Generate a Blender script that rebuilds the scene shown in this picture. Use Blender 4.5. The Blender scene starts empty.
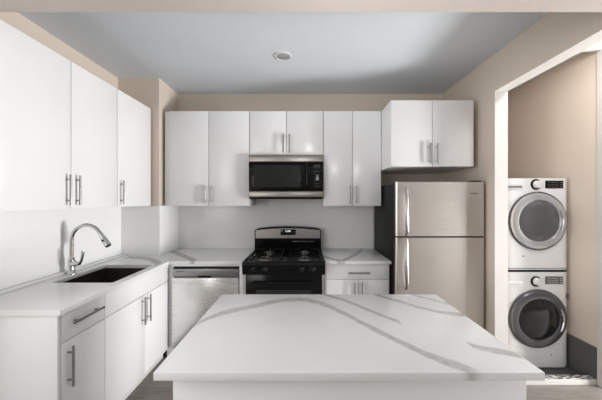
import bpy, bmesh, math, random
from mathutils import Vector, Matrix
random.seed(4)
S = bpy.context.scene
COL = S.collection
PI = math.pi

# ------------------------------------------------------------------ camera
H = 1.475                                   # eye height; X right, Y into the room, Z up
cd = bpy.data.cameras.new('camera'); cam = bpy.data.objects.new('camera', cd); COL.objects.link(cam)
cam.location = (0, 0, H); cam.rotation_euler = (PI/2, 0, 0)
cd.sensor_width = 36; cd.lens = 36*267/602; cd.shift_x = -3.5/602; cd.clip_start = 0.02
S.camera = cam
# ------------------------------------------------------------------ world, lights, exposure
w = bpy.data.worlds.new('daylight'); S.world = w; w.use_nodes = True
bg = w.node_tree.nodes['Background']; bg.inputs[0].default_value = (0.93, 0.96, 1.0, 1); bg.inputs[1].default_value = 0.25
def area(name, loc, target, sx, sy, power, col=(1, 1, 1), spread=180):
    l = bpy.data.lights.new(name, 'AREA'); l.shape = 'RECTANGLE'; l.size = sx; l.size_y = sy; l.energy = power; l.color = col; l.spread = math.radians(spread)
    o = bpy.data.objects.new(name, l); COL.objects.link(o); o.location = loc
    o.rotation_euler = (Vector(target)-Vector(loc)).to_track_quat('-Z', 'Y').to_euler()
    return o
area('window_light_right', (4.75, 1.2, .78), (-1, 1.9, .45), 1.1, .8, 325)           # low daylight from the window at the right
area('fill_light_left', (-2.86, 0.3, 1.7), (2, 1.9, 1.4), .9, 1.5, 49)           # added fill lamp beyond the kitchen wall, brightens right wall and closet
area('fill_light_left_rear', (-2.86, -2.3, 1.5), (2, 2.2, 1.4), 1.6, 1.5, 38)    # added fill lamp, unseen at the left behind the camera
area('closet_fill_light', (1.95, 1.5, 2.68), (2.5, 2.2, 1.6), .3, .3, 14.2)        # added lamp out of view, lifts the laundry closet
area('ceiling_fill_light', (0.3, 0.2, 1.85), (0.1, 1.5, 2.7), .5, .5, 5.6, spread=95)     # added lamp aimed upward to brighten the kitchen ceiling
S.view_settings.view_transform = 'Standard'; S.view_settings.look = 'None'
S.view_settings.gamma = 1; S.view_settings.use_curve_mapping = False
S.view_settings.exposure = -0.03

# ------------------------------------------------------------------ materials
def mat(name, col, rough=.5, metal=0., coat=0., spec=.5, emit=None, estr=0.):
    m = bpy.data.materials.new(name); m.use_nodes = True
    b = m.node_tree.nodes['Principled BSDF']
    b.inputs['Base Color'].default_value = (*col, 1); b.inputs['Roughness'].default_value = rough
    b.inputs['Metallic'].default_value = metal; b.inputs['Coat Weight'].default_value = coat
    b.inputs['Coat Roughness'].default_value = .05; b.inputs['Specular IOR Level'].default_value = spec
    if emit: b.inputs['Emission Color'].default_value = (*emit, 1); b.inputs['Emission Strength'].default_value = estr
    return m
def nodes(m): return m.node_tree.nodes, m.node_tree.links, m.node_tree.nodes['Principled BSDF']
def mnode(N, L, op, a, b=None, c=None, clamp=False):
    n = N.new('ShaderNodeMath'); n.operation = op; n.use_clamp = clamp
    for i, v in enumerate((a, b, c)):
        if v is None: continue
        if isinstance(v, (int, float)): n.inputs[i].default_value = v
        else: L.new(v, n.inputs[i])
    return n.outputs[0]
def noise(N, L, vec, scale, detail=4., rough=.55, stretch=None):
    if stretch:
        mp = N.new('ShaderNodeMapping'); mp.inputs['Scale'].default_value = stretch; L.new(vec, mp.inputs[0]); vec = mp.outputs[0]
    n = N.new('ShaderNodeTexNoise'); n.inputs['Scale'].default_value = scale; n.inputs['Detail'].default_value = detail
    n.inputs['Roughness'].default_value = rough; L.new(vec, n.inputs['Vector']); return n.outputs[0]
def mixcol(N, L, fac, a, b):
    n = N.new('ShaderNodeMix'); n.data_type = 'RGBA'
    if isinstance(fac, float): n.inputs[0].default_value = fac
    else: L.new(fac, n.inputs[0])
    for i, v in ((6, a), (7, b)):
        if isinstance(v, tuple): n.inputs[i].default_value = (*v, 1)
        else: L.new(v, n.inputs[i])
    return n.outputs[2]
def maprange(N, L, v, a, b, c, d, kind='SMOOTHSTEP'):
    n = N.new('ShaderNodeMapRange'); n.interpolation_type = kind
    for i, x in enumerate((v, a, b, c, d)):
        if isinstance(x, (int, float)): n.inputs[i].default_value = x
        else: L.new(x, n.inputs[i])
    return n.outputs[0]
def position(N): return N.new('ShaderNodeNewGeometry').outputs['Position']

def paint(name, col, rough=.75, var=.03):
    m = mat(name, col, rough, spec=.3); N, L, b = nodes(m)
    n = noise(N, L, position(N), 1.7, 3)
    L.new(mixcol(N, L, n, tuple(c*(1-var) for c in col), tuple(c*(1+var) for c in col)), b.inputs['Base Color'])
    bp = N.new('ShaderNodeBump'); bp.inputs['Strength'].default_value = .04; bp.inputs['Distance'].default_value = .002
    L.new(noise(N, L, position(N), 160, 2), bp.inputs['Height']); L.new(bp.outputs[0], b.inputs['Normal'])
    return m
def steel(name, col, rough, stretch=(1, 1, 60)):
    m = mat(name, col, rough, metal=1.); N, L, b = nodes(m)
    n = noise(N, L, position(N), 6, 3, stretch=stretch)
    L.new(maprange(N, L, n, .3, .7, rough*.85, rough*1.15, 'LINEAR'), b.inputs['Roughness'])
    L.new(mixcol(N, L, n, tuple(c*.95 for c in col), tuple(min(1, c*1.05) for c in col)), b.inputs['Base Color'])
    return m
def tile_mat(name, axis):
    m = mat(name, (.86, .86, .86), .16); N, L, b = nodes(m)
    sp = N.new('ShaderNodeSeparateXYZ'); L.new(position(N), sp.inputs[0])
    cb = N.new('ShaderNodeCombineXYZ'); L.new(sp.outputs[axis], cb.inputs[0])
    L.new(mnode(N, L, 'SUBTRACT', sp.outputs[2], .914), cb.inputs[1])
    br = N.new('ShaderNodeTexBrick'); br.offset = .5
    br.inputs['Scale'].default_value = 1; br.inputs['Brick Width'].default_value = .20; br.inputs['Row Height'].default_value = .10
    br.inputs['Mortar Size'].default_value = .0016; br.inputs['Mortar Smooth'].default_value = .3
    br.inputs['Color1'].default_value = (.86, .86, .86, 1); br.inputs['Color2'].default_value = (.87, .87, .87, 1)
    br.inputs['Mortar'].default_value = (.83, .83, .83, 1)
    L.new(cb.outputs[0], br.inputs['Vector']); L.new(br.outputs['Color'], b.inputs['Base Color'])
    bp = N.new('ShaderNodeBump'); bp.invert = True; bp.inputs['Strength'].default_value = .12; bp.inputs['Distance'].default_value = .001
    L.new(br.outputs['Fac'], bp.inputs['Height']); L.new(bp.outputs[0], b.inputs['Normal'])
    return m
def quartz(name, veins, base=(.80, .80, .80), vein=(.44, .43, .42)):
    """veins: list of (world xy points with growing x, half width)"""
    m = mat(name, base, .22); N, L, b = nodes(m)
    pos = position(N); sp = N.new('ShaderNodeSeparateXYZ'); L.new(pos, sp.inputs[0])
    n1 = noise(N, L, pos, 9, 4); n2 = noise(N, L, pos, 38, 5); nw = noise(N, L, pos, 14, 3)
    wob = mnode(N, L, 'ADD', mnode(N, L, 'MULTIPLY', mnode(N, L, 'SUBTRACT', n1, .5), .022), mnode(N, L, 'MULTIPLY', mnode(N, L, 'SUBTRACT', n2, .5), .016))
    Y = mnode(N, L, 'ADD', sp.outputs[1], wob)
    mask = None
    for pts, hw in veins:
        x0, x1 = pts[0][0], pts[-1][0]; ys = [p[1] for p in pts]; y0, y1 = min(ys)-.01, max(ys)+.01
        t = mnode(N, L, 'DIVIDE', mnode(N, L, 'SUBTRACT', sp.outputs[0], x0), x1-x0)
        fc = N.new('ShaderNodeFloatCurve'); c = fc.mapping.curves[0]
        P = [((p[0]-x0)/(x1-x0), (p[1]-y0)/(y1-y0)) for p in pts]
        c.points[0].location = P[0]; c.points[1].location = P[-1]
        for p in P[1:-1]: c.points.new(*p)
        fc.mapping.update(); L.new(t, fc.inputs['Value'])
        v = mnode(N, L, 'ADD', mnode(N, L, 'MULTIPLY', fc.outputs[0], y1-y0), y0)
        d = mnode(N, L, 'ABSOLUTE', mnode(N, L, 'SUBTRACT', Y, v))
        wd = mnode(N, L, 'MULTIPLY', mnode(N, L, 'ADD', nw, .55), hw*2.1)
        k = maprange(N, L, d, mnode(N, L, 'MULTIPLY', wd, .45), mnode(N, L, 'MULTIPLY', wd, 1.15), 1., 0.)
        e0 = maprange(N, L, t, -.01, .03, 0., 1.); e1 = maprange(N, L, t, .96, 1.01, 1., 0.)
        k = mnode(N, L, 'MULTIPLY', mnode(N, L, 'MULTIPLY', k, e0), e1)
        mask = k if mask is None else mnode(N, L, 'MAXIMUM', mask, k)
    cloud = maprange(N, L, noise(N, L, pos, 3.2, 6), .35, .75, 0., .10, 'LINEAR')
    if mask is not None:
        mask = mnode(N, L, 'MULTIPLY', mask, maprange(N, L, n2, .25, .75, .55, 1., 'LINEAR'))
        fac = mnode(N, L, 'MAXIMUM', mask, cloud)
    else: fac = cloud
    L.new(mixcol(N, L, fac, base, vein), b.inputs['Base Color'])
    return m
def wood_floor(name):
    m = mat(name, (.4, .36, .32), .45); N, L, b = nodes(m)
    pos = position(N)
    br = N.new('ShaderNodeTexBrick'); br.offset = .37; br.inputs['Scale'].default_value = 1
    br.inputs['Brick Width'].default_value = 1.2; br.inputs['Row Height'].default_value = .15; br.inputs['Mortar Size'].default_value = .0015
    br.inputs['Color1'].default_value = (.136, .118, .102, 1); br.inputs['Color2'].default_value = (.205, .183, .161, 1); br.inputs['Mortar'].default_value = (.08, .07, .06, 1)
    L.new(pos, br.inputs['Vector'])
    g = noise(N, L, pos, 5, 7, .65, stretch=(1, 9, 1))
    c = mixcol(N, L, maprange(N, L, g, .3, .7, 0., .75, 'LINEAR'), br.outputs['Color'], (.285, .26, .236))
    L.new(c, b.inputs['Base Color'])
    return m
def marble_sill(name):
    m = mat(name, (.8, .78, .76), .3); N, L, b = nodes(m); pos = position(N)
    n = noise(N, L, pos, 24, 5, .6, stretch=(1, 3, 1))
    L.new(mixcol(N, L, maprange(N, L, n, .44, .52, 0., 1.), (.75, .73, .70), (.05, .045, .04)), b.inputs['Base Color'])
    return m

M = dict(
    wall=paint('beige_wall_paint', (.66, .575, .493)),
    wall_grey=paint('taupe_wall_paint', (.66, .575, .493)),
    closet=paint('closet_beige_paint', (.66, .575, .493)),
    ceiling=paint('ceiling_paint', (.63, .66, .695)),
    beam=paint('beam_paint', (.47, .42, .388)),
    trim=paint('white_trim_paint', (.60, .575, .55), .4, .01),
    base_grey=paint('grey_base_paint', (.10, .10, .10), .5),
    tile_x=tile_mat('white_tile_along_back', 0), tile_y=tile_mat('white_tile_along_side', 1),
    gloss=mat('gloss_white_lacquer', (.84, .84, .845), .22),
    carcass=mat('white_melamine', (.80, .80, .80), .35),
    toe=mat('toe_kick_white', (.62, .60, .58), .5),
    nickel=steel('brushed_nickel', (.33, .325, .32), .3),
    chrome=mat('polished_chrome', (.58, .58, .58), .07, 1.),
    darksteel=mat('dark_metal', (.22, .22, .22), .35, 1.),
    steel_dw=steel('dishwasher_steel', (.74, .73, .715), .29, (1, 1, 60)), steel_dark=steel('grey_steel', (.30, .30, .30), .35, (60, 1, 1)), steel_tan=steel('microwave_steel', (.37, .34, .31), .36, (60, 1, 1)),
    steel=steel('brushed_steel', (.47, .445, .42), .36, (60, 1, 1)),
    steel_v=steel('fridge_steel', (.66, .63, .605), .38, (1, 1, 60)),
    black=mat('black_enamel', (.005, .005, .005), .15, spec=.22),
    black_matte=mat('black_plastic', (.009, .009, .009), .5, spec=.2),
    blackglass=mat('black_glass', (.006, .006, .006), .06, spec=.25),
    window_mesh=mat('smoked_window', (.022, .022, .021), .25, spec=.15),
    iron=mat('cast_iron', (.008, .008, .008), .6, spec=.2),
    sink=mat('dark_composite', (.030, .024, .020), .4),
    white_app=mat('white_appliance_enamel', (.81, .81, .815), .2),
    app_grey=mat('light_grey_plastic', (.52, .52, .53), .35),
    lcd=mat('grey_lcd', (.16, .16, .155), .25),
    dim_print=mat('dim_print', (.13, .13, .13), .5),
    print=mat('dark_print', (.10, .10, .10), .5),
    display=mat('lit_digits', (.1, .1, .1), .4, emit=(.9, 1, 1), estr=1.6),
    ringdark=mat('smoked_chrome_ring', (.13, .13, .138), .2, .5),
    ringlight=mat('silver_ring', (.56, .57, .585), .22, .55),
    doorglass=mat('tinted_door_glass', (.016, .016, .018), .06),
    doorglass_grey=mat('grey_tinted_door_glass', (.10, .10, .105), .07),
    floor=wood_floor('grey_brown_planks'), closet_floor=paint('dark_closet_floor', (.07, .068, .066), .5, .3),
    sill=marble_sill('mottled_marble'), lens=mat('lamp_lens', (.60, .60, .60), .4), lampcan=mat('lamp_can', (.45, .45, .45), .3, .6),
)

# ------------------------------------------------------------------ mesh helpers (world coordinates)
def bx(bm, x0, x1, y0, y1, z0, z1, bev=0., seg=2):
    r = bmesh.ops.create_cube(bm, size=1.)
    vs = r['verts']
    bmesh.ops.scale(bm, vec=(x1-x0, y1-y0, z1-z0), verts=vs)
    bmesh.ops.translate(bm, vec=((x0+x1)/2, (y0+y1)/2, (z0+z1)/2), verts=vs)
    if bev > 0:
        es = list({e for v in vs for e in v.link_edges})
        bmesh.ops.bevel(bm, geom=es, offset=bev, segments=seg, profile=.5, affect='EDGES')
def B(*a, bev=0., seg=2):
    bm = bmesh.new(); bx(bm, *a, bev=bev, seg=seg); return bm
def cyl(bm, p, q, r, r2=None, n=20, caps=True):
    p, q = Vector(p), Vector(q); d = q-p; ln = d.length
    mtx = Matrix.Translation((p+q)/2) @ d.to_track_quat('Z', 'Y').to_matrix().to_4x4()
    bmesh.ops.create_cone(bm, cap_ends=caps, segments=n, radius1=r, radius2=r if r2 is None else r2, depth=ln, matrix=mtx)
def lathe(bm, prof, origin, axis='Z', n=40):
    """prof: (radius, height) pairs; axis 'Z' up or '-Y' toward the camera"""
    o = Vector(origin); rings = []
    for r, h in prof:
        ring = []
        for i in range(n):
            a = 2*PI*i/n
            v = Vector((r*math.cos(a), r*math.sin(a), h)) if axis == 'Z' else Vector((r*math.cos(a), -h, r*math.sin(a)))
            ring.append(bm.verts.new(o+v))
        rings.append(ring)
    for a, b in zip(rings, rings[1:]):
        for i in range(n): bm.faces.new((a[i], a[(i+1) % n], b[(i+1) % n], b[i]))
    if prof[0][0] > 1e-4: bm.faces.new(list(reversed(rings[0])))
    if prof[-1][0] > 1e-4: bm.faces.new(rings[-1])
    bmesh.ops.remove_doubles(bm, verts=bm.verts[:], dist=1e-5)
    bmesh.ops.recalc_face_normals(bm, faces=bm.faces[:])
def tube(bm, pts, rad, n=14):
    pts = [Vector(p) for p in pts]; rads = rad if isinstance(rad, list) else [rad]*len(pts)
    rings = []; up = Vector((.31, .9, .27)).normalized()
    for i, p in enumerate(pts):
        t = (pts[min(i+1, len(pts)-1)]-pts[max(i-1, 0)]).normalized()
        a = t.cross(up).normalized(); b = t.cross(a).normalized()
        rings.append([bm.verts.new(p+rads[i]*(math.cos(2*PI*k/n)*a+math.sin(2*PI*k/n)*b)) for k in range(n)])
    for r, s in zip(rings, rings[1:]):
        for k in range(n): bm.faces.new((r[k], r[(k+1) % n], s[(k+1) % n], s[k]))
    bm.faces.new(rings[0]); bm.faces.new(list(reversed(rings[-1])))
    bmesh.ops.recalc_face_normals(bm, faces=bm.faces[:])
def prism(bm, pts, vec):
    """closed outline pts (3D) swept by vec"""
    vs = [bm.verts.new(p) for p in pts]; f = bm.faces.new(vs)
    g = bmesh.ops.extrude_face_region(bm, geom=[f])
    bmesh.ops.translate(bm, vec=vec, verts=[v for v in g['geom'] if isinstance(v, bmesh.types.BMVert)])
    bmesh.ops.recalc_face_normals(bm, faces=bm.faces[:])

def base_of(o):
    while o.parent: o = o.parent
    return Vector(o['_b'])
def link(name, bm, m, parent=None, base=None, smooth=True):
    """one mesh object; vertices arrive in world coordinates"""
    me = bpy.data.meshes.new(name); 
    if parent is not None: off = BASES[root(parent).name]
    else:
        xs = [v.co for v in bm.verts]
        off = Vector(base) if base else Vector(((min(v.x for v in xs)+max(v.x for v in xs))/2, (min(v.y for v in xs)+max(v.y for v in xs))/2, min(v.z for v in xs)))
    bmesh.ops.translate(bm, vec=-off, verts=bm.verts[:])
    bm.to_mesh(me); bm.free()
    o = bpy.data.objects.new(name, me); COL.objects.link(o)
    me.materials.append(m if not isinstance(m, str) else M[m])
    if smooth:
        for p in me.polygons: p.use_smooth = True
        try: me.set_sharp_from_angle(angle=math.radians(35))
        except Exception: pass
    if parent is not None: o.parent = parent
    else: o.location = off; BASES[o.name] = off
    return o
BASES = {}
def root(o):
    while o.parent: o = o.parent
    return o
def tag(o, label, cat, group=None):
    o['label'] = label; o['category'] = cat
    if group: o['group'] = group
    return o
def thing(name, base, label, cat, group=None):
    o = bpy.data.objects.new(name, None); COL.objects.link(o); o.location = base; o.empty_display_size = .1
    BASES[o.name] = Vector(base); return tag(o, label, cat, group)
def struct(name, bm, m, smooth=False):
    o = link(name, bm, m, smooth=smooth); o['kind'] = 'structure'; return o
def text(name, body, size, loc, m, parent, rot=(PI/2, 0, 0), align='CENTER'):
    cu = bpy.data.curves.new(name, 'FONT'); cu.body = body; cu.size = size; cu.extrude = .0004; cu.align_x = align; cu.align_y = 'CENTER'
    tmp = bpy.data.objects.new(name+'_c', cu); COL.objects.link(tmp)
    dg = bpy.context.evaluated_depsgraph_get(); me = bpy.data.meshes.new_from_object(tmp.evaluated_get(dg))
    bpy.data.objects.remove(tmp)
    o = bpy.data.objects.new(name, me); COL.objects.link(o); me.materials.clear(); me.materials.append(M[m])
    o.rotation_euler = rot; o.parent = parent; o.location = Vector(loc)-BASES[root(parent).name]
    return o

# ------------------------------------------------------------------ the setting
ZC = 2.709; YB = 3.107; XL = -1.886; XR = 1.605; XR2 = 1.714; XC = 2.345
struct('floor', B(-3.0, 4.9, -4.2, YB+.1, -.1, 0), 'floor')
struct('ceiling', B(-3.0, 4.9, -4.2, YB+.1, ZC, ZC+.1), 'ceiling')
struct('wall_left', B(XL-.1, XL, 1.05, YB+.1, 0, ZC), 'wall')
struct('wall_back', B(XL-.1, 4.9, YB, YB+.1, 0, ZC), 'wall')
struct('wall_column', B(XL, -1.471, 2.70, YB, 0, ZC), 'wall')
bm = bmesh.new()                                   # right wall with a wide cased opening
bx(bm, XR, XR2-.004, 2.254, YB, 0, ZC); bx(bm, XR, XR2-.004, .0, 2.254, 2.397, ZC)
struct('wall_right', bm, 'wall_grey')
bm = bmesh.new()                                   # white lining of that opening
bx(bm, XR-.001, XR2, 2.250, 2.254, 0, 2.393); bx(bm, XR-.001, XR2, .0, 2.254, 2.393, 2.397)
struct('trim_opening', bm, 'trim')
struct('wall_closet', B(XC, XC+.1, 2.13, YB, 0, ZC), 'closet')
struct('wall_closet_back', B(XR2, XC, YB-.012, YB, 0, ZC), 'closet')
bm = bmesh.new(); bx(bm, 2.333, 4.9, 2.09, 2.13, 0, ZC); bx(bm, XR2, 2.333, 2.09, 2.13, 2.655, ZC)
struct('wall_closet_front', bm, 'trim')
struct('baseboard_closet', B(XC-.014, XC, 2.135, YB-.014, .0, .29), 'base_grey')
struct('trim_threshold', B(XR2+.002, 2.331, 2.128, 2.190, 0, .040, bev=.003), 'trim')
struct('trim_threshold_inlay', B(1.93, 2.322, 2.140, 2.188, .0405, .043, bev=.001), 'sill')
struct('floor_closet', B(XR2+.002, XC-.016, 2.192, YB-.014, 0, .004), 'closet_floor')
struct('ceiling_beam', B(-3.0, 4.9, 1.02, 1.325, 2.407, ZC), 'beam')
# the rest of the flat behind the camera: side walls and window walls
bm = bmesh.new(); bx(bm, -3.0, -2.9, -4.2, -3.1, 0, ZC); bx(bm, -3.0, -2.9, -1.5, -.25, 0, ZC); bx(bm, -3.0, -2.9, -3.1, -1.5, 0, .75); bx(bm, -3.0, -2.9, -3.1, -1.5, 2.25, ZC); bx(bm, -3.0, -2.9, .85, 1.12, 0, ZC)
bx(bm, -3.0, -2.9, -.25, .85, 0, .8); bx(bm, -3.0, -2.9, -.25, .85, 2.5, ZC); bx(bm, -2.9, XL-.1, 1.02, 1.12, 0, ZC)
struct('wall_living_left', bm, 'wall')
bm = bmesh.new(); bx(bm, -2.9, -2.35, -4.2, -4.1, 0, ZC); bx(bm, 2.0, 4.8, -4.2, -4.1, 0, ZC)
bx(bm, -2.35, 2.0, -4.2, -4.1, 0, .5); bx(bm, -2.35, 2.0, -4.2, -4.1, 2.65, ZC)
struct('wall_living_front', bm, 'wall')
bm = bmesh.new(); bx(bm, 4.8, 4.9, -4.2, -.9, 0, ZC); bx(bm, 4.8, 4.9, 1.0, 2.09, 0, ZC)
bx(bm, 4.8, 4.9, -.9, 1.0, 0, .6); bx(bm, 4.8, 4.9, -.9, 1.0, 2.5, ZC)
struct('wall_living_right', bm, 'wall')
# tiled splashback on the left wall, the column and the back wall
struct('wall_tile_left', B(XL, -1.846, 1.36, 2.688, .90, 1.4165), 'tile_y')
struct('wall_tile_column', B(-1.846, -1.459, 2.688, 2.70, .90, 1.414), 'tile_x')
struct('wall_tile_return', B(-1.471, -1.459, 2.70, YB-.012, .90, 1.414), 'tile_y')
struct('wall_tile_back', B(-1.459, .80, YB-.012, YB, .88, 1.60), 'tile_x')

# ------------------------------------------------------------------ cabinets
def pull(parent, c, axis, nrm, ln=.165, r=.0066, off=.030):
    """bar pull: a round bar on two posts"""
    c = Vector(c); ax = Vector(axis); n = Vector(nrm); bm = bmesh.new()
    cyl(bm, c-ax*ln/2+n*off, c+ax*ln/2+n*off, r, n=16)
    for s in (-1, 1): cyl(bm, c+ax*s*ln*.34, c+ax*s*ln*.34+n*off, r*.8, n=12)
    return link('handle', bm, 'nickel', parent)
UPG = 'white wall cabinets'
def upper(name, x0, x1, seams, z0, z1, yf, yb, label, hz=None, gl=0., gr=0.):
    """wall cabinet facing -Y"""
    t = thing(name, ((x0+x1)/2, (yf+yb)/2, z0), label, 'wall cabinet', UPG)
    link('body', B(x0, x1, yf+.020, yb, z0, z1, bev=.001), 'carcass', t)
    xs = [x0+gl]+seams+[x1-gr]
    for i in range(len(xs)-1):
        a, b = xs[i]+.0026, xs[i+1]-.0026
        d = link('door', B(a, b, yf, yf+.018, z0+.002, z1-.002, bev=.0015), 'gloss', t)
        hx = b-.026 if i % 2 == 0 else a+.030
        pull(d, (hx, yf, z0+.115 if hz is None else hz), (0, 0, 1), (0, -1, 0), .19)
    return t
upper('wall_cabinet', -1.441, -.566, [-.983], 1.4135, 2.388, 2.738, YB-.014, 'tall white gloss two-door cabinet hanging left of the microwave', gl=.05)
upper('wall_cabinet', -.564, .192, [-.187], 1.936, 2.388, 2.738, YB-.002, 'short white two-door cabinet directly above the microwave')
upper('wall_cabinet', .194, .788, [.492], 1.4135, 2.388, 2.738, YB-.014, 'tall white gloss two-door cabinet hanging between microwave and refrigerator')
upper('wall_cabinet', .790, 1.548, [1.169], 1.780, 2.388, 2.44, YB-.002, 'deep white two-door cabinet hanging over the refrigerator')
def upper_side(name, y0, y1, seams, label, hands):
    """wall cabinet on the left wall facing +X"""
    xf, z0, z1 = -1.540, 1.418, 2.392
    t = thing(name, ((XL+xf)/2, (y0+y1)/2, z0), label, 'wall cabinet', UPG)
    link('body', B(XL+.002, xf-.020, y0, y1, z0+.001, z1, bev=.001), 'carcass', t)
    ys = [y0]+seams+[y1]
    for i in range(len(ys)-1):
        a, b = ys[i]+.0024, ys[i+1]-.0024
        d = link('door', B(xf-.018, xf, a, b, z0, z1-.002, bev=.0015), 'gloss', t)
        pull(d, (xf, b-.034 if hands[i] == 'far' else a+.034, z0+.122), (0, 0, 1), (1, 0, 0), .20)
upper_side('wall_cabinet', 1.335, 2.195, [1.762], 'long white gloss two-door cabinet on the left wall above the sink', ['far', 'near'])
upper_side('wall_cabinet', 2.197, 2.676, [], 'single-door white gloss cabinet on the left wall beside the beige column', ['near'])

# base cabinets of the left run (facing +X)
XF = -1.27; ZT = .885; ZD = .722; ZK = .092
t = thing('base_cabinet', (-1.58, 1.54, 0), 'narrow white base cabinet with one drawer over one door, nearest the camera', 'base cabinet', 'white base cabinets')
link('body', B(-1.845, XF-.020, 1.392, 1.699, ZK, ZT), 'carcass', t)
link('end_panel', B(-1.845, XF, 1.372, 1.390, 0, ZT, bev=.001), 'gloss', t)
link('toe_kick', B(-1.34, -1.325, 1.392, 1.699, 0, ZK-.001), 'toe', t)
d = link('drawer', B(XF-.018, XF, 1.394, 1.698, ZD+.002, ZT-.002, bev=.0015), 'gloss', t)
pull(d, (XF, 1.546, .812), (0, 1, 0), (1, 0, 0), .215)
d = link('door', B(XF-.018, XF, 1.394, 1.698, ZK, ZD-.002, bev=.0015), 'gloss', t)
pull(d, (XF, 1.432, .585), (0, 0, 1), (1, 0, 0), .215)
t = thing('sink_cabinet', (-1.58, 2.1, 0), 'wide white two-door cabinet below the sink with a blank front panel', 'base cabinet', 'white base cabinets')
bm = bmesh.new(); bx(bm, -1.845, XF-.020, 1.701, 1.719, ZK, ZT); bx(bm, -1.845, XF-.020, 2.482, 2.50, ZK, ZT)
bx(bm, -1.845, XF-.020, 1.719, 2.482, ZK, ZK+.018); bx(bm, -1.845, -1.830, 1.719, 2.482, ZK+.018, ZT)
link('body', bm, 'carcass', t)
link('toe_kick', B(-1.34, -1.325, 1.701, 2.50, 0, ZK-.001), 'toe', t)
link('false_front', B(XF-.018, XF, 1.702, 2.498, ZD+.002, ZT-.002, bev=.0015), 'gloss', t)
for a, b, hy in ((1.702, 2.117, 2.083), (2.120, 2.498, 2.154)):
    d = link('door', B(XF-.018, XF, a, b, ZK, ZD-.002, bev=.0015), 'gloss', t)
    pull(d, (XF, hy, .610), (0, 0, 1), (1, 0, 0), .215)
link('corner_filler', B(XF-.018, -1.228, 2.502, 2.520, 0, ZT), 'gloss', t)
tag(link('filler_panel', B(-.603, -.566, 2.470, 3.09, 0, ZT, bev=.001), 'gloss'), 'narrow white filler panel between the dishwasher and the range', 'panel')
# base cabinet between range and refrigerator (facing -Y)
t = thing('base_cabinet', (.49, 2.78, 0), 'white base cabinet with one drawer over two doors, between range and refrigerator', 'base cabinet', 'white base cabinets')
yf = 2.470; x0, x1 = .192, .786
link('body', B(x0, x1, yf+.020, 3.09, ZK, ZT), 'carcass', t)
link('toe_kick', B(x0, x1, yf+.06, yf+.075, 0, ZK-.001), 'toe', t)
d = link('drawer', B(x0+.012, x1-.002, yf, yf+.018, .742, ZT-.002, bev=.0015), 'gloss', t)
pull(d, ((x0+x1)/2+.01, yf, .806), (1, 0, 0), (0, -1, 0), .20)
for a, b, hx in ((x0+.012, .494, .462), (.498, x1-.002, .530)):
    d = link('door', B(a, b, yf, yf+.018, ZK, .738, bev=.0015), 'gloss', t)
    pull(d, (hx, yf, .625), (0, 0, 1), (0, -1, 0), .20)

# ------------------------------------------------------------------ worktops
def P(px, py, z=.914):
    s = (py-200)/(H-z); return ((px-304.5)/s, 267/s)
def V(pts, hw): return ([P(*p) for p in pts], hw)
island_q = quartz('veined_quartz_island', [
    V([(190, 328), (217, 315), (251.6, 306.5), (275, 301.5), (296, 299.5), (312, 301), (339, 311), (370, 327), (398, 341), (433, 357), (461, 367), (486, 375)], .0165),
    V([(323, 294), (349, 302), (377, 313.5), (402, 323)], .0125),
    V([(370, 293), (398, 301), (426, 309), (447, 313), (468, 314.5)], .0125),
    V([(410, 294), (440, 302), (456, 306)], .008),
    V([(468, 344), (489, 350), (510, 353), (530, 359)], .012)], base=(.80, .80, .80))
run_q = quartz('veined_quartz_run', [
    ([(-1.75, 2.62), (-1.52, 2.56), (-1.35, 2.43), (-1.26, 2.30)], .030),
    ([(-1.46, 2.93), (-1.33, 2.80), (-1.12, 2.58), (-1.0, 2.45)], .032),
    ([(.19, 2.66), (.26, 2.55), (.34, 2.45)], .03),
    ([(.34, 2.45), (.45, 2.62), (.58, 2.86), (.66, 3.06)], .028)], base=(.80, .80, .795), vein=(.36, .35, .345))

def slab(name, outline, hole, z0, z1, m, bev=.002):
    bm = bmesh.new()
    def loop(pts):
        vs = [bm.verts.new((x, y, z1)) for x, y in pts]
        return [bm.edges.new((vs[i], vs[(i+1) % len(vs)])) for i in range(len(vs))]
    es = loop(outline)
    if hole: es += loop(hole)
    r = bmesh.ops.triangle_fill(bm, edges=es, use_beauty=True, use_dissolve=False)
    fs = [f for f in r['geom'] if isinstance(f, bmesh.types.BMFace)]
    g = bmesh.ops.extrude_face_region(bm, geom=fs)
    bmesh.ops.translate(bm, vec=(0, 0, z0-z1), verts=[v for v in g['geom'] if isinstance(v, bmesh.types.BMVert)])
    bmesh.ops.recalc_face_normals(bm, faces=bm.faces[:])
    return bm
def pieces(name, boxes, m, parent):
    for q in boxes: link(name, B(*q), m, parent)
def rrect(x0, x1, y0, y1, r, n=5):
    out = []
    for cx, cy, a in ((x1-r, y0+r, -90), (x1-r, y1-r, 0), (x0+r, y1-r, 90), (x0+r, y0+r, 180)):
        for i in range(n+1):
            th = math.radians(a+90*i/n); out.append((cx+r*math.cos(th), cy+r*math.sin(th)))
    return out
SX0, SX1, SY0, SY1 = -1.730, -1.302, 1.811, 2.31
t = thing('countertop', (-1.5, 2.2, .887), 'white grey-veined L-shaped quartz countertop on the left run with sink cut-out', 'countertop')
link('slab', slab('s', [(-1.845, 1.355), (-1.24, 1.355), (-1.24, 2.44), (-.564, 2.44), (-.564, 3.092), (-1.457, 3.092), (-1.457, 2.686), (-1.845, 2.686)],
                  rrect(SX0, SX1, SY0, SY1, .015), .887, .914, None), run_q, t, smooth=False)
tag(link('upstand', B(-1.845, -1.802, 1.358, 2.684, .9145, .932, bev=.003), run_q), 'low quartz strip along the left wall behind the faucet', 'upstand')
tag(link('countertop', B(.190, .795, 2.44, 3.092, .887, .914, bev=.002), run_q), 'short quartz countertop with dark veins between range and refrigerator', 'countertop')
tag(link('island_countertop', B(-.492, .782, .867, 1.589, .887, .914, bev=.0025), island_q), 'large white quartz island top with long grey veins in the foreground', 'countertop')
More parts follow.
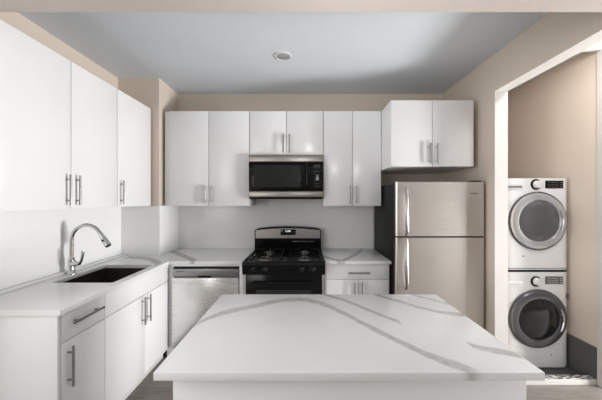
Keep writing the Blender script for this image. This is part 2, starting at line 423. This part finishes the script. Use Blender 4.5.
t = thing('kitchen_island', (.15, 1.24, 0), 'white island cabinet base under the veined quartz top in the foreground', 'kitchen island')
link('body', B(-.443, .749, .921, 1.53, .0, .885), 'carcass', t)
link('back_panel', B(-.445, .751, .903, .919, 0, .885, bev=.001), 'gloss', t)
for a, b in ((-.443, -.048), (-.044, .352), (.356, .749)):
    d = link('door', B(a, b, 1.532, 1.55, .09, .882, bev=.0015), 'gloss', t)
    pull(d, (b-.03, 1.55, .75), (0, 0, 1), (0, 1, 0), .2)

# ------------------------------------------------------------------ sink and faucet
t = thing('sink', (-1.465, 2.02, .69), 'dark composite undermount sink set in the left countertop', 'sink')
bm = bmesh.new(); w_ = .012; zt, zb = .8855, .70
bx(bm, SX0-w_, SX1+w_, SY0-w_, SY1+w_, zb-.012, zb)
bx(bm, SX0-w_, SX0, SY0-w_, SY1+w_, zb, zt); bx(bm, SX1, SX1+w_, SY0-w_, SY1+w_, zb, zt)
bx(bm, SX0, SX1, SY0-w_, SY0, zb, zt); bx(bm, SX0, SX1, SY1, SY1+w_, zb, zt)
link('basin', bm, 'sink', t, smooth=False)
bm = bmesh.new(); lathe(bm, [(.045, 0), (.045, .003), (.036, .004), (.03, .001), (0, .001)], (-1.465, 2.02, zb))
link('drain', bm, 'darksteel', t)
fx, fy, fz = -1.766, 2.024, .914
t = thing('faucet', (fx, fy, fz), 'tall chrome gooseneck pull-down faucet behind the sink', 'faucet')
bm = bmesh.new(); lathe(bm, [(.031, 0), (.031, .006), (.026, .014), (.021, .03), (.022, .08), (.0235, .10), (.020, .118), (.0155, .128), (0, .128)], (fx, fy, fz))
link('body', bm, 'chrome', t)
bm = bmesh.new(); pts = [(fx, fy, fz+.126), (fx, fy, fz+.19), (fx, fy, fz+.252)]
R = .120
for i in range(1, 17):
    a = PI-PI*.83*i/16; pts.append((fx+R+R*math.cos(a), fy-.012*i/16, fz+.252+R*math.sin(a)*1.0))
e = Vector(pts[-1]); dv = (e-Vector(pts[-2])).normalized()
tube(bm, pts, .0135); link('spout', bm, 'chrome', t)
bm = bmesh.new()
tube(bm, [e-dv*.002, e+dv*.012, e+dv*.016, e+dv*.075, e+dv*.115], [.015, .0165, .0155, .021, .022], 18)
sh = link('spray_head', bm, 'chrome', t)
bm = bmesh.new(); cyl(bm, e+dv*.1155, e+dv*.122, .0185); link('nozzle', bm, 'black_matte', sh)
bm = bmesh.new(); nn = Vector((-dv.z, 0, dv.x)); nn = nn if nn.x > 0 else -nn
cyl(bm, e+dv*.066+Vector((0, -.016, 0)), e+dv*.066+Vector((0, -.0215, 0)), .009); link('spray_button', bm, 'black_matte', sh)
bm = bmesh.new()
tube(bm, [(fx+.010, fy-.01, fz+.078), (fx+.055, fy-.022, fz+.084), (fx+.086, fy-.030, fz+.088)], [.021, .0195, .013])
tube(bm, [(fx+.078, fy-.028, fz+.088), (fx+.102, fy-.036, fz+.105), (fx+.114, fy-.040, fz+.138), (fx+.120, fy-.042, fz+.165), (fx+.121, fy-.042, fz+.186)], [.012, .009, .0085, .011, .009])
link('lever', bm, 'chrome', t)

# ------------------------------------------------------------------ dishwasher
t = thing('dishwasher', (-.915, 2.75, 0), 'stainless steel dishwasher under the back counter left of the range', 'dishwasher')
dx0, dx1, dy = -1.219, -.608, 2.460
link('body', B(dx0+.004, dx1-.004, dy+.045, 3.05, .09, .858), 'black_matte', t)
link('toe_panel', B(dx0+.004, dx1-.004, dy+.06, dy+.075, 0, .105), 'toe', t)
link('door', B(dx0, dx1, dy, dy+.042, .11, .757, bev=.004), 'steel_dw', t)
bm = bmesh.new(); bx(bm, dx0, dx1, dy+.002, dy+.042, .775, .840, bev=.003)
cp = link('control_panel', bm, 'steel_dark', t)
bm = bmesh.new(); bx(bm, dx0+.01, dx1-.01, dy+.012, dy+.042, .759, .773); link('shadow_gap', bm, 'darksteel', cp)
bm = bmesh.new(); bx(bm, -.985, -.862, dy-.0015, dy+.012, .759, .777, bev=.003); link('pocket_handle', bm, 'black_matte', t)
pieces('button', [(-.83+i*.022, -.818+i*.022, dy+.0008, dy+.003, .812, .816) for i in range(7)]+[(-.665, -.645, dy+.0008, dy+.003, .811, .818)], 'print', cp)
link('badge', B(-1.185, -1.110, dy+.0008, dy+.003, .811, .818), 'print', cp)
link('top_strip', B(dx0, dx1, dy+.03, dy+.045, .842, .858), 'black_matte', t)
link('mounting_rail', B(dx0, dx1, dy+.012, dy+.030, .860, .885), 'gloss', t)

# ------------------------------------------------------------------ range
rx0, rx1 = -.5615, .1875; rc = (rx0+rx1)/2
t = thing('range', (rc, 2.75, 0), 'black gas range with stainless backguard between the base cabinets', 'range')
link('body', B(rx0+.003, rx1-.003, 2.44, 3.06, .03, .895), 'steel_v', t)
bm = bmesh.new()
bx(bm, rx0, rx1, 2.412, 3.03, .896, .910, bev=.004)
for a in ((rx0, rx0+.014, 2.43, 3.01), (rx1-.014, rx1, 2.43, 3.01)): bx(bm, *a, .908, .920, bev=.004)
bx(bm, rx0, rx1, 2.405, 2.428, .906, .920, bev=.004)
link('cooktop', bm, 'black', t)
bm = bmesh.new()                                      # sloping front fascia
prism(bm, [(rx0, 2.405, .908), (rx0, 2.396, .890), (rx0, 2.412, .800), (rx0, 2.445, .800), (rx0, 2.445, .908)], (rx1-rx0, 0, 0))
fas = link('control_fascia', bm, 'black', t, smooth=False)
for kx in (-.452, -.354, -.022, .076):
    bm = bmesh.new(); lathe(bm, [(.026, 0), (.026, .006), (.021, .010), (.018, .030), (.012, .033), (0, .033)], (kx, 2.405, .852), '-Y', 24)
    bx(bm, kx-.005, kx+.005, 2.362, 2.385, .834, .870, bev=.002); link('knob', bm, 'black_matte', fas)
    pieces('knob_mark', [(kx-.001, kx+.001, 2.361, 2.364, .856, .869), (kx+.026, kx+.036, 2.400, 2.404, .870, .873), (kx-.036, kx-.030, 2.400, 2.404, .842, .848)], 'dim_print', fas)
d = link('oven_door', B(rx0+.028, rx1-.028, 2.418, 2.440, .22, .7985, bev=.004), 'black', t)
link('oven_window', B(rc-.25, rc+.25, 2.4165, 2.4185, .34, .66, bev=.0005), 'window_mesh', d)
bm = bmesh.new(); cyl(bm, (rc-.29, 2.375, .735), (rc+.29, 2.375, .735), .011)
for s in (-1, 1): cyl(bm, (rc+s*.27, 2.375, .735), (rc+s*.27, 2.42, .735), .009)
link('oven_handle', bm, 'black', d)
link('storage_drawer', B(rx0+.004, rx1-.004, 2.418, 2.440, .05, .21, bev=.005), 'black', t)
for kx in (rc-.19, rc+.19):
    for ky, r in ((2.56, .044), (2.87, .036)):
        bm = bmesh.new(); lathe(bm, [(r*1.6, 0), (r*1.55, .003), (r, .005), (r*.95, .014), (0, .014)], (kx, ky, .910), 'Z', 28)
        bu = link('burner', bm, 'steel', t)
        bm = bmesh.new(); lathe(bm, [(r*.72, 0), (r*.72, .006), (r*.6, .008), (0, .008)], (kx, ky, .9245), 'Z', 24); link('burner_cap', bm, 'nickel', bu)
    bm = bmesh.new(); g0, g1 = kx-.155, kx+.155; zg = .940
    for yy in (2.455, 2.715, 2.985): bx(bm, g0, g1, yy-.005, yy+.005, zg-.010, zg)
    for xx in (g0+.005, g1-.005): bx(bm, xx-.005, xx+.005, 2.455, 2.985, zg-.010, zg)
    for yy in (2.56, 2.87):
        for sx, sy in ((1, 0), (-1, 0), (0, 1), (0, -1)):
            xa, xb = (kx+sx*.04, kx+sx*.152); ya, yb2 = (yy+sy*.04, yy+sy*.105)
            bx(bm, min(xa, xb)-.004, max(xa, xb)+.004, min(ya, yb2)-.004, max(ya, yb2)+.004, zg-.008, zg+.002)
    for xx in (g0+.005, g1-.005):
        for yy in (2.455, 2.715, 2.985): bx(bm, xx-.006, xx+.006, yy-.006, yy+.006, .910, zg-.008)
    link('grate', bm, 'iron', t)
# backguard with an arched top
bm = bmesh.new(); yb0, yb1 = 3.005, 3.088; top = []
for i in range(25):
    u = i/24; x = rx0+u*(rx1-rx0); q = abs(2*u-1)
    top.append((x, yb0, 1.150+.027*(1-q**2.2)-(.014 if q > .99 else 0)))
prism(bm, [(rx1, yb0, .90), ]+list(reversed(top))+[(rx0, yb0, .90)], (0, yb1-yb0, 0))
bgd = link('backguard', bm, 'black', t)
bm = bmesh.new(); topi = []
for i in range(25):
    u = i/24; x = rx0+.012+u*(rx1-rx0-.024); q = abs(2*u-1); topi.append((x, yb0-.003, 1.133+.024*(1-q**2.2)))
prism(bm, [(rx1-.012, yb0-.003, 1.045)]+list(reversed(topi))+[(rx0+.012, yb0-.003, 1.045)], (0, .0025, 0))
pn = link('steel_panel', bm, 'steel', bgd)
link('clock_panel', B(rc-.083, rc+.088, yb0-.006, yb0-.0035, 1.082, 1.146, bev=.001), 'blackglass', pn)
text('clock_digits', '12:00', .028, (rc, yb0-.0066, 1.125), 'display', pn)
pieces('clock_button', [(rc-.070+.018*i, rc-.060+.018*i, yb0-.0066, yb0-.006, 1.112, 1.117) for i in range(2)]+[(rc+.042+(i % 3)*.014, rc+.050+(i % 3)*.014, yb0-.0066, yb0-.006, 1.098+.022*(i//3), 1.102+.022*(i//3)) for i in range(6)], 'dim_print', pn)
link('badge', B(rc-.018, rc+.023, yb0-.0036, yb0-.003, 1.058, 1.064), 'print', pn)
bm = bmesh.new(); bx(bm, rc+.05, rc+.30, yb0-.003, yb0+.001, 1.004, 1.012, bev=.001); link('vent_slot', bm, 'darksteel', bgd)

# ------------------------------------------------------------------ microwave
mx0, mx1, my = -.560, .188, 2.690; mz0, mz1 = 1.495, 1.932
t = thing('microwave', ((mx0+mx1)/2, 2.9, mz0), 'black and stainless over-the-range microwave mounted above the stove', 'microwave')
link('body', B(mx0+.004, mx1-.004, my+.032, 3.09, mz0+.012, mz1), 'black_matte', t)
link('vent_grille', B(mx0+.008, mx1-.008, my+.01, my+.12, mz0-.012, mz0+.011, bev=.002), 'black_matte', t)
link('top_band', B(mx0, mx1, my, my+.030, 1.862, mz1-.004, bev=.003), 'steel_tan', t)
link('bottom_band', B(mx0, mx1, my, my+.030, mz0+.012, mz0+.066, bev=.003), 'steel_tan', t)
d = link('door', B(mx0, .060, my-.004, my+.030, mz0+.069, 1.859, bev=.003), 'blackglass', t)
link('door_window', B(mx0+.045, mx0+.045+.475, my-.0052, my-.0038, 1.605, 1.826), 'window_mesh', d)
bm = bmesh.new(); tube(bm, [(.022, my-.002, 1.60), (.022, my-.03, 1.612), (.022, my-.034, 1.70), (.022, my-.034, 1.76), (.022, my-.03, 1.838), (.022, my-.002, 1.85)], .010)
link('handle', bm, 'black', d)
c = link('control_panel', B(.063, mx1, my-.002, my+.030, mz0+.069, 1.859, bev=.002), 'blackglass', t)
link('display', B(.092, .155, my-.0028, my-.0022, 1.80, 1.83), 'window_mesh', c)
pieces('key', [(.094+k*.022, .106+k*.022, my-.0028, my-.0022, 1.605+r*.031, 1.610+r*.031) for r in range(6) for k in range(3)], 'dim_print', c)

# ------------------------------------------------------------------ refrigerator
fx0, fx1, fy = .800, 1.584, 2.340
t = thing('refrigerator', ((fx0+fx1)/2, 2.72, 0), 'stainless two-door top-freezer refrigerator with black sides at the right wall', 'refrigerator')
link('body', B(fx0+.003, fx1-.003, fy+.072, 3.06, .02, 1.622, bev=.004), 'black_matte', t)
link('base_grille', B(fx0+.02, fx1-.02, fy+.045, fy+.07, .015, .085), 'black_matte', t)
def fdoor(name, z0, z1):
    bm = bmesh.new(); n = 12; out = [(fx0, fy+.066)]
    for i in range(n+1):
        a = PI+PI/2*i/n; out.append((fx0+.022+.022*math.cos(a), fy+.022+.022*math.sin(a)))
    for i in range(n+1):
        a = 1.5*PI+PI/2*i/n; out.append((fx1-.022+.022*math.cos(a), fy+.022+.022*math.sin(a)))
    out.append((fx1, fy+.066)); 
    prism(bm, [(x, y, z0) for x, y in out], (0, 0, z1-z0))
    return link(name, bm, 'steel_v', t)
fz = fdoor('freezer_door', 1.158, 1.633); fr = fdoor('fresh_food_door', .09, 1.144)
link('door_seal', B(fx0+.006, fx1-.006, fy+.012, fy+.07, 1.1445, 1.1575), 'black_matte', t)
for z0, z1 in ((.09, 1.144), (1.158, 1.633)):
    dd = fr if z0 < 1 else fz
    for xa in (fx0-.002, fx1-.0005): link('edge_strip', B(xa, xa+.0025, fy+.026, fy+.066, z0, z1), 'black_matte', dd)
def fhandle(parent, za, zb, flip):
    bm = bmesh.new(); hx = fx0+.088; pts = []; rad = []
    for i in range(15):
        u = i/14; z = za+(zb-za)*u
        k = (1-u) if flip else u                 # k=0 at the outer end
        out = .050*math.sin(PI*min(1, .12+.86*u))**.6 if .03 < u < .97 else .006
        pts.append((hx-.014*math.sin(PI*u), fy-.004-out, z)); rad.append(.012+.006*math.sin(PI*u))
    tube(bm, pts, rad, 16); return link('handle', bm, 'steel', parent)
fhandle(fz, 1.166, 1.580, True); fhandle(fr, .700, 1.136, False)
link('badge', B(1.452, 1.522, fy-.0012, fy+.001, 1.529, 1.536), 'print', fz)
bm = bmesh.new(); bx(bm, fx1-.10, fx1-.02, fy+.02, fy+.11, 1.634, 1.646, bev=.003); link('hinge_cover', bm, 'black_matte', t)

# ------------------------------------------------------------------ washer and dryer
def laundry(name, label, z0, z1, dz, ring, glass, bezel, dial_z, disp_z, tray_z, washer):
    cx, y = 2.030, 2.330; x0, x1 = cx-.284, cx+.284
    t = thing(name, (cx, 2.6, z0), label, 'washing machine' if washer else 'dryer')
    link('body', B(x0+.004, x1-.004, y+.02, 2.93, z0+.012, z1-.004, bev=.012, seg=3), 'white_app', t)
    bm = bmesh.new()                                   # front with softly bowed side edges
    out = []
    for i in range(17):
        u = i/16; q = abs(2*u-1); out.append((x0+u*(x1-x0), y+.028*max(0, (q-.82)/.18)**2, z0+.010))
    prism(bm, [(x1, y+.055, z0+.010)]+list(reversed(out))+[(x0, y+.055, z0+.010)], (0, 0, z1-z0-.012))
    fp = link('front_panel', bm, 'white_app', t)
    for fxx in (x0+.06, x1-.06):
        for fyy in (y+.09, 2.86):
            bm = bmesh.new(); cyl(bm, (fxx, fyy, z0), (fxx, fyy, z0+.014), .022); link('foot', bm, 'black_matte', t)
    c = (cx+.002, y, dz)
    bm = bmesh.new(); lathe(bm, [(.256, 0), (.256, .006), (.246, .012), (.244, .012), (.244, 0)], c, '-Y', 64); link('bezel', bm, bezel, fp)
    bm = bmesh.new(); lathe(bm, [(.243, .0005), (.243, .012), (.234, .024), (.205, .030), (.183, .028), (.178, .018)], c, '-Y', 64)
    dr = link('door', bm, ring, t)
    bm = bmesh.new(); lathe(bm, [(.1795, .016), (.170, .022), (.12, .031), (.06, .036), (0, .037)], c, '-Y', 64); link('door_glass', bm, glass, dr)
    bm = bmesh.new(); hp = []
    for i in range(9):
        a = math.radians(-30+60*i/8); hp.append((c[0]+.196*math.cos(a), y-.036, dz+.196*math.sin(a)))
    tube(bm, hp, [.003]+[.009]*7+[.003], 10); link('door_handle', bm, 'chrome' if washer else 'ringlight', dr)
    bm = bmesh.new(); lathe(bm, [(.046, 0), (.046, .003), (.040, .004), (.030, .001)], (cx-.012, y, dial_z), '-Y', 36); link('dial_ring', bm, 'black', fp)
    bm = bmesh.new(); lathe(bm, [(.034, 0), (.032, .020), (.027, .025), (0, .025)], (cx-.004, y, dial_z), '-Y', 36); dl = link('dial', bm, 'white_app', fp)
    dp = link('display', B(cx+.070, cx+.226, y-.004, y+.004, disp_z-.034, disp_z+.034, bev=.002), 'blackglass' if not washer else 'lcd', fp)
    pieces('display_mark', [(cx+.09+k*.018, cx+.102+k*.018, y-.0052, y-.0038, disp_z-.022+r*.018, disp_z-.018+r*.018) for r in range(3) for k in range(5)]
           +[(cx+.20, cx+.216, y-.0052, y-.0038, disp_z-.022+r*.018, disp_z-.016+r*.018) for r in range(3)], 'dim_print' if not washer else 'app_grey', dp)
    tr = link('tray_panel', B(x0+.012, cx-.128, y-.004, y+.004, tray_z-.024, tray_z+.024, bev=.003), 'white_app' if washer else 'app_grey', fp)
    bm = bmesh.new()
    bx(bm, x0+.02, cx-.135, y-.0052, y-.004, tray_z-.004 if washer else tray_z-.002, tray_z+.002 if washer else tray_z+.010)
    link('tray_slot', bm, 'print' if not washer else 'app_grey', tr)
    bm = bmesh.new()
    if washer:
        bx(bm, x1-.028, x1-.008, y+.0012, y+.006, tray_z-.13, tray_z-.085); link('sticker', bm, 'print', fp)
        bm = bmesh.new(); bx(bm, cx+.115, cx+.128, y-.0008, y+.001, z0+.115, z0+.124); link('badge', bm, 'print', fp)
    else:
        bx(bm, cx-.13, cx-.112, y-.0008, y+.001, z0+.125, z0+.134); link('badge', bm, 'print', fp)
        bm = bmesh.new(); bx(bm, x0+.02, x1-.03, y-.0008, y+.002, z0+.02, z0+.026); link('bottom_trim', bm, 'print', fp)
    return t
laundry('washing_machine', 'white front-load washer with dark round door on the closet floor', .0045, .846, .441, 'ringdark', 'doorglass', 'print', .765, .775, .740, True)
link('stacking_kit', B(1.76, 2.30, 2.345, 2.92, .8445, .8555), 'black_matte', bpy.data.objects['washing_machine'])
laundry('dryer', 'white dryer with silver-ringed round door stacked on the washer', .856, 1.667, 1.292, 'ringlight', 'doorglass_grey', 'ringdark', 1.611, 1.610, 1.585, False)

# ------------------------------------------------------------------ ceiling light
t = thing('recessed_light', (-.184, 2.288, ZC), 'small round recessed light in the kitchen ceiling', 'ceiling light')
bm = bmesh.new(); lathe(bm, [(.076, .0), (.076, -.004), (.066, -.010), (.056, -.008), (.052, .0)], (-.184, 2.288, ZC-.0005)); link('trim_ring', bm, 'lens', t)
bm = bmesh.new(); lathe(bm, [(.055, -.002), (.052, -.006), (.03, -.010), (0, -.011)], (-.184, 2.288, ZC-.0005)); link('lens', bm, 'lampcan', t)
